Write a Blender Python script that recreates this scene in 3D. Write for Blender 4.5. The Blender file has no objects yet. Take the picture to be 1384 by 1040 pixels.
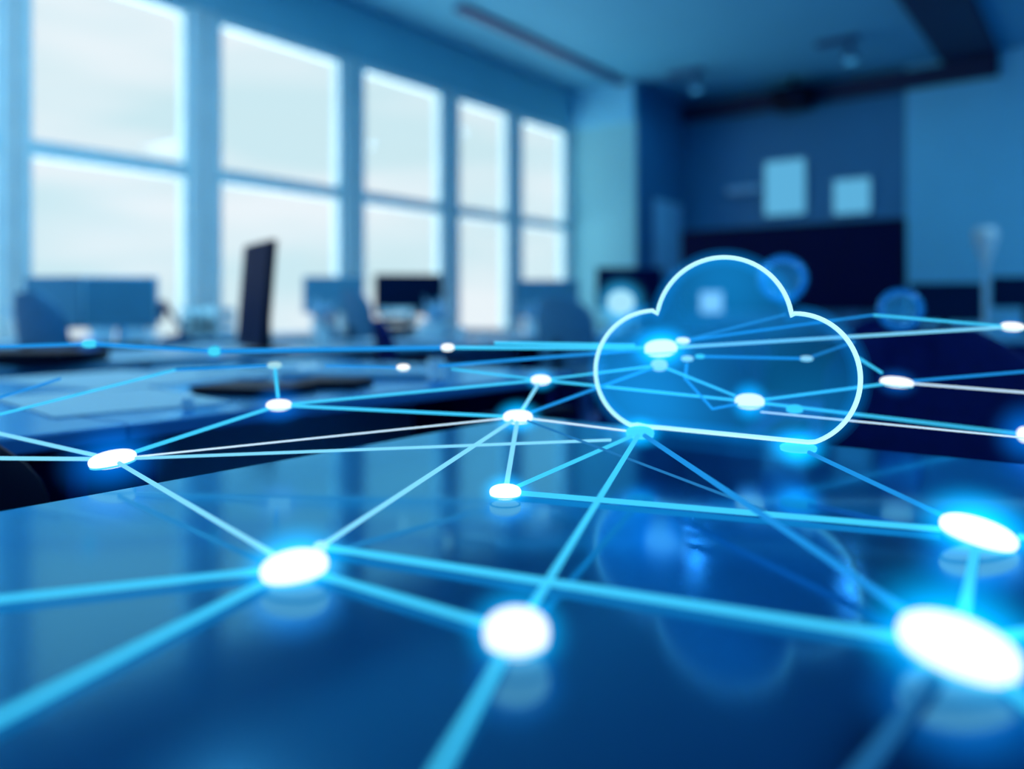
import bpy, bmesh, math, random
from mathutils import Vector, Matrix, Quaternion
random.seed(7)
PI = math.pi
SC = bpy.context.scene
COL = SC.collection

# ------------------------------------------------------------------ camera geometry
F, CX, HY = 1100.0, 692.0, 418.0
YAW = math.radians(36.5)
EYE = Vector((0, 0, 0.94))
FWD = Vector((-math.sin(YAW), math.cos(YAW), 0))
RGT = Vector((math.cos(YAW), math.sin(YAW), 0))
UP = Vector((0, 0, 1))
TOP = 0.74                                   # table and desk height

def at(px, py, d):
    return EYE + FWD * d + RGT * ((px - CX) / F * d) + UP * ((HY - py) / F * d)

def desk_pt(px, py, z=TOP):                  # where the sight line meets a level surface
    d = F * (EYE.z - z) / (py - HY)
    return at(px, py, d)

def wall_pt(px, py, Y):                      # where the sight line meets the plane y = Y
    d = Y / (FWD.y + RGT.y * (px - CX) / F)
    return at(px, py, d)

def net_d(py):                               # distance of the light network
    dp = F * (0.1965 if py - HY > 225 else 0.19) / max(py - HY, 1.0)
    ds = (dp ** -4 + 1.2 ** -4) ** -0.25
    t = min(1.0, max(0.0, (py - HY - 185) / 40))
    return ds + (dp - ds) * t            # near lines lie on the table

# ------------------------------------------------------------------ helpers
def tag(o, label=None, cat=None, group=None, kind=None):
    if label: o['label'] = label
    if cat: o['category'] = cat
    if group: o['group'] = group
    if kind: o['kind'] = kind
    return o

def empty(name, loc, rz=0.0, label=None, cat=None, group=None):
    o = bpy.data.objects.new(name, None)
    o.empty_display_size = 0.1
    COL.objects.link(o)
    o.location = loc
    o.rotation_euler = (0, 0, rz)
    return tag(o, label, cat, group)

def obj(name, bm, mat, parent=None, smooth=True, loc=None):
    me = bpy.data.meshes.new(name)
    bmesh.ops.recalc_face_normals(bm, faces=bm.faces[:])
    bm.to_mesh(me)
    bm.free()
    me.materials.append(mat)
    if smooth:
        for p in me.polygons:
            p.use_smooth = True
        try:
            me.set_sharp_from_angle(angle=math.radians(28))
        except Exception:
            pass
    o = bpy.data.objects.new(name, me)
    COL.objects.link(o)
    if parent is not None:
        o.parent = parent
    if loc is not None:
        o.location = loc
    return o

def struct(name, bm, mat, parent=None, smooth=False):
    o = obj(name, bm, mat, parent, smooth)
    if parent is None:
        o['kind'] = 'structure'
    return o

def copy_tree(o, parent=None):
    c = o.copy()
    COL.objects.link(c)
    c.parent = parent
    for ch in list(o.children):
        copy_tree(ch, c)
    return c

def NB():
    return bmesh.new()

def box(bm, x0, x1, y0, y1, z0, z1, bev=0.0, seg=2):
    vs = [bm.verts.new((x, y, z)) for x in (x0, x1) for y in (y0, y1) for z in (z0, z1)]
    q = [(0, 1, 3, 2), (4, 6, 7, 5), (0, 4, 5, 1), (2, 3, 7, 6), (0, 2, 6, 4), (1, 5, 7, 3)]
    fs = [bm.faces.new([vs[i] for i in f]) for f in q]
    if bev > 0:
        es = list({e for f in fs for e in f.edges})
        bmesh.ops.bevel(bm, geom=es, offset=bev, segments=seg, profile=0.5, affect='EDGES')
    return bm

def loft(bm, rings, cap=True, closed=False):
    vr = [[bm.verts.new(p) for p in r] for r in rings]
    n = len(vr[0])
    m = len(vr)
    for i in range(m if closed else m - 1):
        a, b = vr[i], vr[(i + 1) % m]
        for j in range(n):
            bm.faces.new((a[j], a[(j + 1) % n], b[(j + 1) % n], b[j]))
    if cap and not closed:
        bm.faces.new(list(reversed(vr[0])))
        bm.faces.new(vr[-1])

def frame_of(t):
    t = t.normalized()
    a = Vector((0, 0, 1)) if abs(t.z) < 0.9 else Vector((1, 0, 0))
    u = t.cross(a).normalized()
    return u, t.cross(u).normalized()

def cyl(bm, p0, p1, r0, r1=None, n=16):
    p0, p1 = Vector(p0), Vector(p1)
    r1 = r0 if r1 is None else r1
    u, v = frame_of(p1 - p0)
    loft(bm, [[p + (u * math.cos(2 * PI * k / n) + v * math.sin(2 * PI * k / n)) * r for k in range(n)]
              for p, r in ((p0, r0), (p1, r1))])
    return bm

def tube(bm, pts, r, n=10, closed=False):
    pts = [Vector(p) for p in pts]
    m = len(pts)
    rings = []
    u = None
    for i in range(m):
        if closed:
            t = pts[(i + 1) % m] - pts[i - 1]
        else:
            t = pts[min(i + 1, m - 1)] - pts[max(i - 1, 0)]
        t.normalize()
        if u is None:
            u, v = frame_of(t)
        else:
            u = (u - t * u.dot(t)).normalized()
            v = t.cross(u)
        rings.append([pts[i] + (u * math.cos(2 * PI * k / n) + v * math.sin(2 * PI * k / n)) * r for k in range(n)])
    loft(bm, rings, closed=closed)
    return bm

def lathe(bm, prof, n=24, cx=0, cy=0):
    rings = [[Vector((cx + r * math.cos(2 * PI * k / n), cy + r * math.sin(2 * PI * k / n), z)) for k in range(n)]
             for r, z in prof]
    loft(bm, rings)
    return bm

def ellipsoid(bm, a, b, c, nu=32, nv=16, e=1.0):
    """rounded disc; e < 1 squares the edge of the lens section"""
    rings = []
    for i in range(1, nv):
        t = -PI / 2 + PI * i / nv
        ct, st = math.cos(t), math.sin(t)
        r, z = abs(ct) ** e, math.copysign(abs(st) ** e, st)
        rings.append([Vector((a * r * math.cos(2 * PI * k / nu), b * r * math.sin(2 * PI * k / nu), c * z)) for k in range(nu)])
    loft(bm, rings)
    return bm

# ------------------------------------------------------------------ materials
def new_mat(name):
    m = bpy.data.materials.new(name)
    m.use_nodes = True
    nt = m.node_tree
    nt.nodes.clear()
    out = nt.nodes.new('ShaderNodeOutputMaterial')
    return m, nt, out

def pbr(name, col, rough=0.5, metal=0.0, spec=0.5, var=0.12, scale=6.0, bump=0.0):
    m, nt, out = new_mat(name)
    b = nt.nodes.new('ShaderNodeBsdfPrincipled')
    b.inputs['Roughness'].default_value = rough
    b.inputs['Metallic'].default_value = metal
    b.inputs['Specular IOR Level'].default_value = spec
    tc = nt.nodes.new('ShaderNodeTexCoord')
    nz = nt.nodes.new('ShaderNodeTexNoise')
    nz.inputs['Scale'].default_value = scale
    nz.inputs['Detail'].default_value = 3
    nt.links.new(tc.outputs['Object'], nz.inputs['Vector'])
    mx = nt.nodes.new('ShaderNodeMix')
    mx.data_type = 'RGBA'
    mx.inputs[6].default_value = (*[c * (1 - var) for c in col], 1)
    mx.inputs[7].default_value = (*[min(1, c * (1 + var)) for c in col], 1)
    nt.links.new(nz.outputs['Fac'], mx.inputs[0])
    nt.links.new(mx.outputs[2], b.inputs['Base Color'])
    if bump:
        bp = nt.nodes.new('ShaderNodeBump')
        bp.inputs['Strength'].default_value = bump
        bp.inputs['Distance'].default_value = 0.01
        nt.links.new(nz.outputs['Fac'], bp.inputs['Height'])
        nt.links.new(bp.outputs[0], b.inputs['Normal'])
    nt.links.new(b.outputs[0], out.inputs[0])
    return m

def lacquer(name, base, tint, rough, power=2.4, base_share=0.05):
    """coloured lacquer: a dark body under a blue mirror-like coat"""
    m, nt, out = new_mat(name)
    d = nt.nodes.new('ShaderNodeBsdfDiffuse')
    d.inputs[0].default_value = (*base, 1)
    g = nt.nodes.new('ShaderNodeBsdfGlossy')
    g.inputs[0].default_value = (*tint, 1)
    tc = nt.nodes.new('ShaderNodeTexCoord')
    nz = nt.nodes.new('ShaderNodeTexNoise')
    nz.inputs['Scale'].default_value = 5
    nt.links.new(tc.outputs['Object'], nz.inputs['Vector'])
    mr = nt.nodes.new('ShaderNodeMapRange')
    mr.inputs[3].default_value = rough * 0.85
    mr.inputs[4].default_value = rough * 1.15
    nt.links.new(nz.outputs['Fac'], mr.inputs[0])
    nt.links.new(mr.outputs[0], g.inputs['Roughness'])
    lw = nt.nodes.new('ShaderNodeLayerWeight')     # mirror share grows towards grazing view
    pw = nt.nodes.new('ShaderNodeMath')
    pw.operation = 'POWER'
    pw.inputs[1].default_value = power
    nt.links.new(lw.outputs['Facing'], pw.inputs[0])
    f = nt.nodes.new('ShaderNodeMath')
    f.operation = 'MULTIPLY_ADD'
    f.inputs[1].default_value = 0.95 - base_share
    f.inputs[2].default_value = base_share
    nt.links.new(pw.outputs[0], f.inputs[0])
    mx = nt.nodes.new('ShaderNodeMixShader')
    nt.links.new(f.outputs[0], mx.inputs[0])
    nt.links.new(d.outputs[0], mx.inputs[1])
    nt.links.new(g.outputs[0], mx.inputs[2])
    nt.links.new(mx.outputs[0], out.inputs[0])
    return m

def glow(name, col, strength):
    m, nt, out = new_mat(name)
    e = nt.nodes.new('ShaderNodeEmission')
    e.inputs[0].default_value = (*col, 1)
    e.inputs[1].default_value = strength
    nt.links.new(e.outputs[0], out.inputs[0])
    return m

def glow_volume(name, col, strength, radial=True, power=2.0):
    """glowing air: gives off light by itself, thinning out from the middle"""
    m, nt, out = new_mat(name)
    e = nt.nodes.new('ShaderNodeEmission')
    e.inputs[0].default_value = (*col, 1)
    e.inputs[1].default_value = strength
    if radial:
        tc = nt.nodes.new('ShaderNodeTexCoord')
        ln = nt.nodes.new('ShaderNodeVectorMath')
        ln.operation = 'LENGTH'
        nt.links.new(tc.outputs['Object'], ln.inputs[0])
        mr = nt.nodes.new('ShaderNodeMapRange')
        mr.inputs[1].default_value = 0.15
        mr.inputs[2].default_value = 1.0
        mr.inputs[3].default_value = 1.0
        mr.inputs[4].default_value = 0.0
        nt.links.new(ln.outputs['Value'], mr.inputs[0])
        pw = nt.nodes.new('ShaderNodeMath')
        pw.operation = 'POWER'
        pw.inputs[1].default_value = power
        nt.links.new(mr.outputs[0], pw.inputs[0])
        ml = nt.nodes.new('ShaderNodeMath')
        ml.operation = 'MULTIPLY'
        ml.inputs[1].default_value = strength
        nt.links.new(pw.outputs[0], ml.inputs[0])
        nt.links.new(ml.outputs[0], e.inputs[1])
    nt.links.new(e.outputs[0], out.inputs['Volume'])
    return m

def pane_mat(name):
    m, nt, out = new_mat(name)
    t = nt.nodes.new('ShaderNodeBsdfTransparent')
    t.inputs[0].default_value = (0.97, 0.99, 1, 1)
    g = nt.nodes.new('ShaderNodeBsdfGlossy')
    g.inputs['Roughness'].default_value = 0.02
    lw = nt.nodes.new('ShaderNodeLayerWeight')
    f = nt.nodes.new('ShaderNodeMath')
    f.operation = 'POWER'
    f.inputs[1].default_value = 5.0
    nt.links.new(lw.outputs['Facing'], f.inputs[0])
    f2 = nt.nodes.new('ShaderNodeMath')
    f2.operation = 'MULTIPLY_ADD'
    f2.inputs[1].default_value = 0.3
    f2.inputs[2].default_value = 0.012
    nt.links.new(f.outputs[0], f2.inputs[0])
    mx = nt.nodes.new('ShaderNodeMixShader')
    nt.links.new(f2.outputs[0], mx.inputs[0])
    nt.links.new(t.outputs[0], mx.inputs[1])
    nt.links.new(g.outputs[0], mx.inputs[2])
    nt.links.new(mx.outputs[0], out.inputs[0])
    return m

M = {}
M['ceiling'] = pbr('ceiling blue paint', (0.062, 0.36, 0.55), 0.8, var=0.05, scale=1.5)
M['wall'] = pbr('light blue wall paint', (0.17, 0.62, 0.86), 0.7, var=0.05, scale=2)
M['pale_wall'] = pbr('pale blue wall paint', (0.34, 0.64, 0.74), 0.7, var=0.05, scale=2)
M['pier'] = pbr('pale blue pier paint', (0.22, 0.60, 0.70), 0.7, var=0.05, scale=2)
M['wall_dark'] = pbr('deep blue wall panelling', (0.022, 0.20, 0.40), 0.5, var=0.15, scale=1.2)
M['header'] = pbr('navy bulkhead paint', (0.002, 0.012, 0.06), 0.6, var=0.1)
M['slot'] = pbr('dark ceiling channel', (0.005, 0.05, 0.16), 0.6)
M['floor'] = pbr('navy carpet', (0.012, 0.11, 0.38), 0.85, var=0.3, scale=40, bump=0.3)
M['frame'] = pbr('blue window frame', (0.70, 0.88, 0.95), 0.45)
M['mullion'] = pbr('pale blue mullion', (0.86, 0.95, 0.98), 0.45)
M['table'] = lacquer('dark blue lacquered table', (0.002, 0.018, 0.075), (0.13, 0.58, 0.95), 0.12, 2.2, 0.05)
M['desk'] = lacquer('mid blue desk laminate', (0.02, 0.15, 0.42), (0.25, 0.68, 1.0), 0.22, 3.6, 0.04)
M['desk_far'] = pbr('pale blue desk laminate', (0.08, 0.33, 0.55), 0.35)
M['navy'] = pbr('navy fabric', (0.0008, 0.010, 0.10), 0.85, spec=0.1, var=0.25, scale=30, bump=0.2)
M['blue_fabric'] = pbr('blue chair fabric', (0.03, 0.19, 0.36), 0.7, var=0.2, scale=30, bump=0.2)
M['black'] = pbr('black plastic', (0.001, 0.004, 0.02), 0.5, spec=0.12)
M['screen_dark'] = pbr('dark screen glass', (0.001, 0.012, 0.05), 0.5, spec=0.03)
M['screen_tv'] = pbr('navy screen glass', (0.0005, 0.004, 0.045), 0.4, spec=0.05)
M['screen_blue'] = pbr('blue screen glass', (0.06, 0.26, 0.42), 0.4)
M['case_blue'] = pbr('blue grey casing', (0.06, 0.26, 0.42), 0.4)
M['case_pale'] = pbr('pale casing', (0.25, 0.62, 0.85), 0.4)
M['metal'] = pbr('blue steel', (0.08, 0.25, 0.5), 0.3, metal=0.8)
M['paper'] = pbr('white paper', (0.27, 0.54, 0.68), 0.6, var=0.04)
M['white'] = pbr('white glazed ceramic', (0.68, 0.9, 0.97), 0.25, var=0.03)
M['pane'] = pane_mat('clear window glass')
M['core'] = glow('white node light', (0.93, 0.98, 1.0), 1.25)
M['core_dim'] = glow('pale node light', (0.45, 0.85, 1.0), 0.85)
M['core_cyan'] = glow('cyan node light', (0.06, 0.72, 1.0), 0.95)
M['rim'] = glow('cyan rim light', (0.08, 0.72, 1.0), 1.0)
M['lc'] = glow('bright cyan line light', (0.05, 0.60, 1.0), 1.1)
M['lp'] = glow('pale cyan line light', (0.20, 0.66, 0.95), 1.15)
M['lw'] = glow('white line light', (0.55, 0.80, 1.0), 1.3)
M['lb'] = glow('blue line light', (0.015, 0.33, 0.90), 0.9)
M['ld'] = glow('dim blue line light', (0.02, 0.24, 0.62), 0.8)
M['halo'] = glow_volume('cyan glowing air', (0.0, 0.44, 1.0), 52.0)
M['halo_blue'] = glow_volume('blue glowing air', (0.0, 0.22, 1.0), 13.0)
M['lf'] = glow('faint blue line light', (0.02, 0.20, 0.52), 0.75)
M['halo_orb'] = glow_volume('pale cyan glowing air', (0.03, 0.45, 0.9), 12.0, True, 1.5)
M['tablet'] = glow('white lit tablet', (0.4, 0.75, 1.0), 0.75)
M['outline'] = glow('pale cloud outline light', (0.50, 0.94, 1.0), 1.15)
M['cloud_glow'] = glow_volume('blue glowing edge', (0.0, 0.33, 1.0), 2.6, radial=False)
M['lens'] = glow('blue lamp lens', (0.06, 0.42, 0.85), 0.9)
M['reflection_glow'] = glow('pale window reflection glow', (0.11, 0.44, 0.72), 1.0)  # emission standing in for window light mirrored in the back wall
M['finish'] = pbr('pale blue ledge', (0.3, 0.62, 0.85), 0.4)

# ------------------------------------------------------------------ world: bright overcast sky
SKY_UP, SKY_DN = 4.0, 3.5
w = bpy.data.worlds.new('overcast sky')
SC.world = w
w.use_nodes = True
nt = w.node_tree
bg = nt.nodes['Background']
tc = nt.nodes.new('ShaderNodeTexCoord')
nz = nt.nodes.new('ShaderNodeTexNoise')
nz.inputs['Scale'].default_value = 3.0
nz.inputs['Detail'].default_value = 2
mp = nt.nodes.new('ShaderNodeMapping')
mp.inputs['Scale'].default_value = (1.0, 1.0, 4.5)
mp.inputs['Location'].default_value = (0.3, 0.1, 0.2)
nt.links.new(tc.outputs['Generated'], mp.inputs[0])
nt.links.new(mp.outputs[0], nz.inputs['Vector'])
rp = nt.nodes.new('ShaderNodeValToRGB')
rp.color_ramp.elements[0].position = 0.40
rp.color_ramp.elements[0].color = (0.655, 0.86, 0.91, 1)
rp.color_ramp.elements[1].position = 0.68
rp.color_ramp.elements[1].color = (0.90, 0.955, 0.985, 1)
nt.links.new(nz.outputs['Fac'], rp.inputs[0])
nt.links.new(rp.outputs[0], bg.inputs[0])
sx = nt.nodes.new('ShaderNodeSeparateXYZ')
nt.links.new(tc.outputs['Generated'], sx.inputs[0])
def band(a, b, amt):
    r_ = nt.nodes.new('ShaderNodeMapRange')
    r_.interpolation_type = 'SMOOTHSTEP'
    for i_, v_ in enumerate((a, b, 0.0, amt)):
        r_.inputs[1 + i_].default_value = v_
    nt.links.new(sx.outputs['Z'], r_.inputs[0])
    return r_.outputs[0]
ad = nt.nodes.new('ShaderNodeMath')
ad.operation = 'ADD'
nt.links.new(band(0.45, 0.8, SKY_UP), ad.inputs[0])      # an overcast sky is brighter overhead
nt.links.new(band(-0.10, -0.4, SKY_DN), ad.inputs[1])    # added brightness from below, to light the ceiling
ad2 = nt.nodes.new('ShaderNodeMath')
ad2.operation = 'ADD'
ad2.inputs[1].default_value = 1.0
nt.links.new(ad.outputs[0], ad2.inputs[0])
nt.links.new(ad2.outputs[0], bg.inputs[1])

# ------------------------------------------------------------------ room shell
XW, YP, YB, ZC = -6.28, 9.95, 11.5, 4.07      # window wall, pier face, back wall, ceiling
XP, XR, YF = -5.27, 3.2, -3.6
ZS, ZT = 0.55, 3.50                           # window sill and head
struct('floor', box(NB(), XW - 0.3, XR + 0.2, YF - 0.2, YB + 0.2, -0.15, 0), M['floor'])
struct('ceiling', box(NB(), XW - 0.3, XR + 0.2, YF - 0.2, YB + 0.2, ZC, ZC + 0.15), M['ceiling'])
bm = NB()
box(bm, XW - 0.25, XW, YF, YP, 0, ZS)
box(bm, XW - 0.25, XW, YF, YP, ZT + 0.02, ZC)
struct('wall_left', bm, M['pale_wall'])
struct('wall_pier', box(NB(), XW - 0.25, XP, YP, YB + 0.2, 0, ZC), M['pier'])
bm = NB()
box(bm, XP, -2.16, YB, YB + 0.2, 0, ZC)
struct('wall_back', bm, M['wall_dark'])
struct('wall_niche', box(NB(), XP, XP + 0.03, YP + 0.04, YB, 0, ZC), M['wall_dark'])
struct('wall_back_right', box(NB(), -2.16, XR, YB - 0.06, YB + 0.2, 0, ZC), M['wall'])
struct('wall_right', box(NB(), XR, XR + 0.2, YF, YB + 0.2, 0, ZC), M['wall'])
struct('wall_front', box(NB(), XW - 0.25, XR + 0.2, YF - 0.2, YF, 0, ZC), M['wall'])
# dark ceiling channel, dark beam, headers over the back wall
struct('trim_1', box(NB(), -5.49, -5.35, 6.4, 9.95, ZC - 0.05, ZC), M['slot'])
struct('trim_2', box(NB(), -1.72, -1.12, YF, YB, ZC - 0.07, ZC), M['header'])
struct('trim_3', box(NB(), XP + 0.03, -1.12, YB - 0.12, YB, 3.76, ZC - 0.07), M['header'])
struct('trim_4', box(NB(), XW, XP, YP - 0.06, YP, 3.52, ZC), M['wall'])
struct('baseboard_back', box(NB(), XP + 0.03, XR, YB - 0.09, YB - 0.06, 0, 0.1), M['header'])

# windows: eight bays, each a frame with two panes; posts between them
MY = [-3.45, -1.85, -0.30, 1.12, 2.55, 4.0, 5.70, 7.24, 8.53, 9.90]
ZTR = 2.11                                     # transom
for i in range(len(MY) - 1):
    y0, y1 = MY[i] + (0.065 if i <= 4 else 0.175), MY[i + 1] - 0.055
    x0, x1, f = XW - 0.13, XW - 0.03, 0.06
    bm = NB()
    box(bm, x0, x1, y0, y0 + f, ZS, ZT)
    box(bm, x0, x1, y1 - f, y1, ZS, ZT)
    box(bm, x0, x1, y0 + f, y1 - f, ZS, ZS + f)
    box(bm, x0, x1, y0 + f, y1 - f, ZT - f, ZT + 0.02)
    box(bm, x0, x1 + 0.015, y0 + f, y1 - f, ZTR - 0.06, ZTR + 0.06)
    wn = struct('window_%d' % (i + 1), bm, M['frame'])
    for a, b in ((ZS + f, ZTR - 0.06), (ZTR + 0.06, ZT - f)):
        obj('pane', box(NB(), XW - 0.085, XW - 0.077, y0 + f, y1 - f, a, b), M['pane'], wn, smooth=False)
    obj('window_sill', box(NB(), XW, XW + 0.12, y0 - 0.05, y1 + 0.05, ZS - 0.04, ZS, 0.006), M['mullion'], wn)
for i, y in enumerate(MY):
    bm = NB()                                  # double post with a groove between
    pw = 0.065 if i <= 4 else 0.175
    pm = (pw - 0.055) / 2
    box(bm, XW - 0.16, XW - 0.005, y - 0.055, y + pm - 0.015, ZS, ZT + 0.02, 0.008)
    box(bm, XW - 0.16, XW - 0.005, y + pm + 0.015, y + pw, ZS, ZT + 0.02, 0.008)
    box(bm, XW - 0.14, XW - 0.06, y + pm - 0.02, y + pm + 0.02, ZS, ZT + 0.02)
    struct('trim_%d' % (5 + i), bm, M['mullion'])

# ------------------------------------------------------------------ ceiling lamps
def ceiling_lamp(x, y, label, watts):
    t = empty('ceiling_spotlight', (x, y, ZC), 0, label, 'ceiling light', 'ceiling spotlights')
    obj('mounting_plate', box(NB(), -0.28, 0.20, -0.07, 0.07, -0.05, 0, 0.012), M['slot'], t)
    obj('stem', cyl(NB(), (0.1, 0, -0.05), (0.1, 0, -0.16), 0.018), M['slot'], t)
    bm = NB()
    lathe(bm, [(0.035, -0.15), (0.075, -0.17), (0.085, -0.27), (0.078, -0.272), (0.07, -0.20)], 24, 0.1, 0)
    obj('lamp_housing', bm, M['slot'], t)
    bm = NB()
    lathe(bm, [(0.005, -0.30), (0.05, -0.29), (0.072, -0.265), (0.06, -0.25)], 24, 0.1, 0)
    obj('lens', bm, M['lens'], t)
    l = bpy.data.lights.new('spot lamp', 'AREA')
    l.shape = 'DISK'
    l.size = 0.14
    l.energy = watts
    l.color = (0.25, 0.62, 1.0)
    lo = bpy.data.objects.new('lamp_light', l)
    COL.objects.link(lo)
    lo.parent = t
    lo.location = (0.1, 0, -0.31)

ceiling_lamp(-4.48, 9.95, 'small ceiling spotlight with blue glowing lens nearer the windows', 4)
ceiling_lamp(-2.54, 9.84, 'small ceiling spotlight with blue glowing lens beside the dark ceiling beam', 4)
def fill_lamp(x, y, watts):  # unseen fill lights, added to brighten walls, desks and mullions
    t = empty('ceiling_fill_light', (x, y, ZC), 0, 'added rectangular ceiling fill light, out of view', 'ceiling light', 'added ceiling fill lights')
    bm = NB()
    box(bm, -0.62, 0.62, -0.32, -0.30, -0.05, 0); box(bm, -0.62, 0.62, 0.30, 0.32, -0.05, 0)
    box(bm, -0.62, -0.60, -0.30, 0.30, -0.05, 0); box(bm, 0.60, 0.62, -0.30, 0.30, -0.05, 0)
    obj('panel_frame', bm, M['case_pale'], t, smooth=False)
    l = bpy.data.lights.new('fill lamp', 'AREA')
    l.shape = 'RECTANGLE'
    l.size, l.size_y = 1.18, 0.58
    l.energy = watts
    l.color = (0.42, 0.80, 1.0)
    lo = bpy.data.objects.new('lamp_light', l)
    COL.objects.link(lo)
    lo.parent = t
    lo.location = (0, 0, -0.03)
for x, y, e_ in ((1.8, 8.6, 58), (1.8, 5.5, 50), (1.8, 2.5, 45), (-1.2, 1.2, 40), (-4.2, 1.2, 50), (-1.2, -1.6, 45), (-4.2, -1.6, 45),
                 (-4.35, 3.1, 24)):
    fill_lamp(x, y, e_)

# projector at the top of the dark wall
p = wall_pt(1072, 108, 11.15)
t = empty('projector', (p.x, p.y, ZC), 0, 'dark box shaped projector hanging at the top of the dark back wall', 'projector')
obj('mount', cyl(NB(), (0, 0, 0), (0, 0, -0.14), 0.03), M['black'], t)
obj('body', box(NB(), -0.24, 0.24, -0.2, 0.2, -0.42, -0.14, 0.03), M['black'], t)
obj('lens', cyl(NB(), (0.1, -0.2, -0.28), (0.1, -0.24, -0.28), 0.06), M['screen_dark'], t)

# ------------------------------------------------------------------ things on the back wall
def wall_reflection(px0, px1, py0, py1, Y, label, slant=0.0):  # glowing panel that imitates a window reflection on the wall
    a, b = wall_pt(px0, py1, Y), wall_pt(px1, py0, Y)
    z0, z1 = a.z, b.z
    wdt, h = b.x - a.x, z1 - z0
    t = empty('wall_reflection', ((a.x + b.x) / 2, Y, (z0 + z1) / 2), 0, label, 'screen', 'window reflections on the back wall')
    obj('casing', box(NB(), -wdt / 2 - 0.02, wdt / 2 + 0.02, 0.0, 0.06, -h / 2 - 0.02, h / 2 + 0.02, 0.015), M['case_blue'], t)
    obj('screen', box(NB(), -wdt / 2, wdt / 2, -0.006, 0.0, -h / 2, h / 2), M['reflection_glow'], t, smooth=False)
wall_reflection(1034, 1088, 214, 292, YB - 0.062, 'taller pale glowing window reflection stand-in above the wide dark display')
wall_reflection(1127, 1176, 240, 290, YB - 0.062, 'smaller pale glowing window reflection stand-in above the right end of the wide dark display')
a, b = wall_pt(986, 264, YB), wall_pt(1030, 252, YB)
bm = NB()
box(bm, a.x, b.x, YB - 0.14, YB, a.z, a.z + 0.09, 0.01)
tag(obj('reflection_strip', bm, M['finish']), 'short pale strip imitating a reflection on dark wall left of the taller glowing stand-in', 'reflection strip')  # solid pale strip in place of a reflection on the wall
t = empty('reflection_panel', (XP + 0.035, 10.85, 1.95), 0, 'rounded blue panel imitating a reflection on the dark side wall of the niche', 'panel')  # pale board shaped and coloured as a glossy wall reflection
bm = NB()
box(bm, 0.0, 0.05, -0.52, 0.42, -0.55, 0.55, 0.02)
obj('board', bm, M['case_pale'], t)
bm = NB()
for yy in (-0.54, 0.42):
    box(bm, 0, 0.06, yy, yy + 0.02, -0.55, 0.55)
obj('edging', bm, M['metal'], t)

# wide display on its console
a, b = wall_pt(919, 432, 9.0), wall_pt(1224, 294, 9.0)
wd, hh = (b.x - a.x), (b.z - 0.92)
t = empty('wide_display', ((a.x + b.x) / 2, 9.0, 0.62), 0, 'very wide dark display screen standing on a low console before the back wall', 'display')
obj('casing', box(NB(), -wd / 2, wd / 2, 0.0, 0.09, 0.30, 0.30 + hh, 0.02), M['black'], t)
obj('screen', box(NB(), -wd / 2 + 0.03, wd / 2 - 0.03, -0.008, 0.0, 0.33, 0.27 + hh), M['screen_tv'], t, smooth=False)
for sx in (-1, 1):
    obj('foot', box(NB(), sx * 0.7 - 0.04, sx * 0.7 + 0.04, -0.14, 0.2, 0.0, 0.03, 0.01), M['metal'], t)
    obj('post', box(NB(), sx * 0.7 - 0.03, sx * 0.7 + 0.03, 0.02, 0.07, 0.03, 0.30), M['metal'], t)
t = empty('media_console', ((a.x + b.x) / 2, 9.1, 0), 0, 'low navy media console under the wide dark display', 'cabinet')
obj('body', box(NB(), -1.5, 1.5, -0.3, 0.3, 0.08, 0.62, 0.01), M['navy'], t)
for k in range(4):
    d_ = obj('door', box(NB(), -1.47 + k * 0.74, -0.75 + k * 0.74, -0.32, -0.30, 0.10, 0.59, 0.004), M['screen_tv'], t)
    obj('handle', box(NB(), -0.82 + k * 0.74, -0.80 + k * 0.74, -0.345, -0.32, 0.36, 0.54), M['metal'], d_)
obj('plinth', box(NB(), -1.45, 1.45, -0.26, 0.26, 0, 0.08), M['black'], t)

p = wall_pt(962, 418, 8.72)
t = empty('tablet_screen', (p.x, p.y, 0.62), 0.1, 'small pale lit tablet on the console, seen through the cloud crown', 'tablet')
obj('stand', lathe(NB(), [(0.09, 0), (0.09, 0.012), (0.014, 0.03), (0.014, 0.30)]), M['metal'], t)
obj('casing', box(NB(), -0.13, 0.13, -0.02, 0.0, 0.27, 0.52, 0.008), M['case_pale'], t)
obj('screen', box(NB(), -0.12, 0.12, -0.024, -0.02, 0.28, 0.51), M['tablet'], t, smooth=False)

# floor lamp at the right wall
p = at(1332, 418, 8.4)
t = empty('floor_lamp', (p.x, p.y, 0), 0, 'slim pale floor lamp with upturned cone shade by the right wall', 'lamp')
obj('base', lathe(NB(), [(0.15, 0), (0.15, 0.02), (0.03, 0.035)]), M['white'], t)
obj('pole', cyl(NB(), (0, 0, 0.03), (0, 0, 1.36), 0.014), M['white'], t)
obj('lamp_shade', lathe(NB(), [(0.016, 1.30), (0.035, 1.42), (0.09, 1.58), (0.125, 1.70), (0.10, 1.78), (0.03, 1.79)]), M['white'], t)

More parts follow.
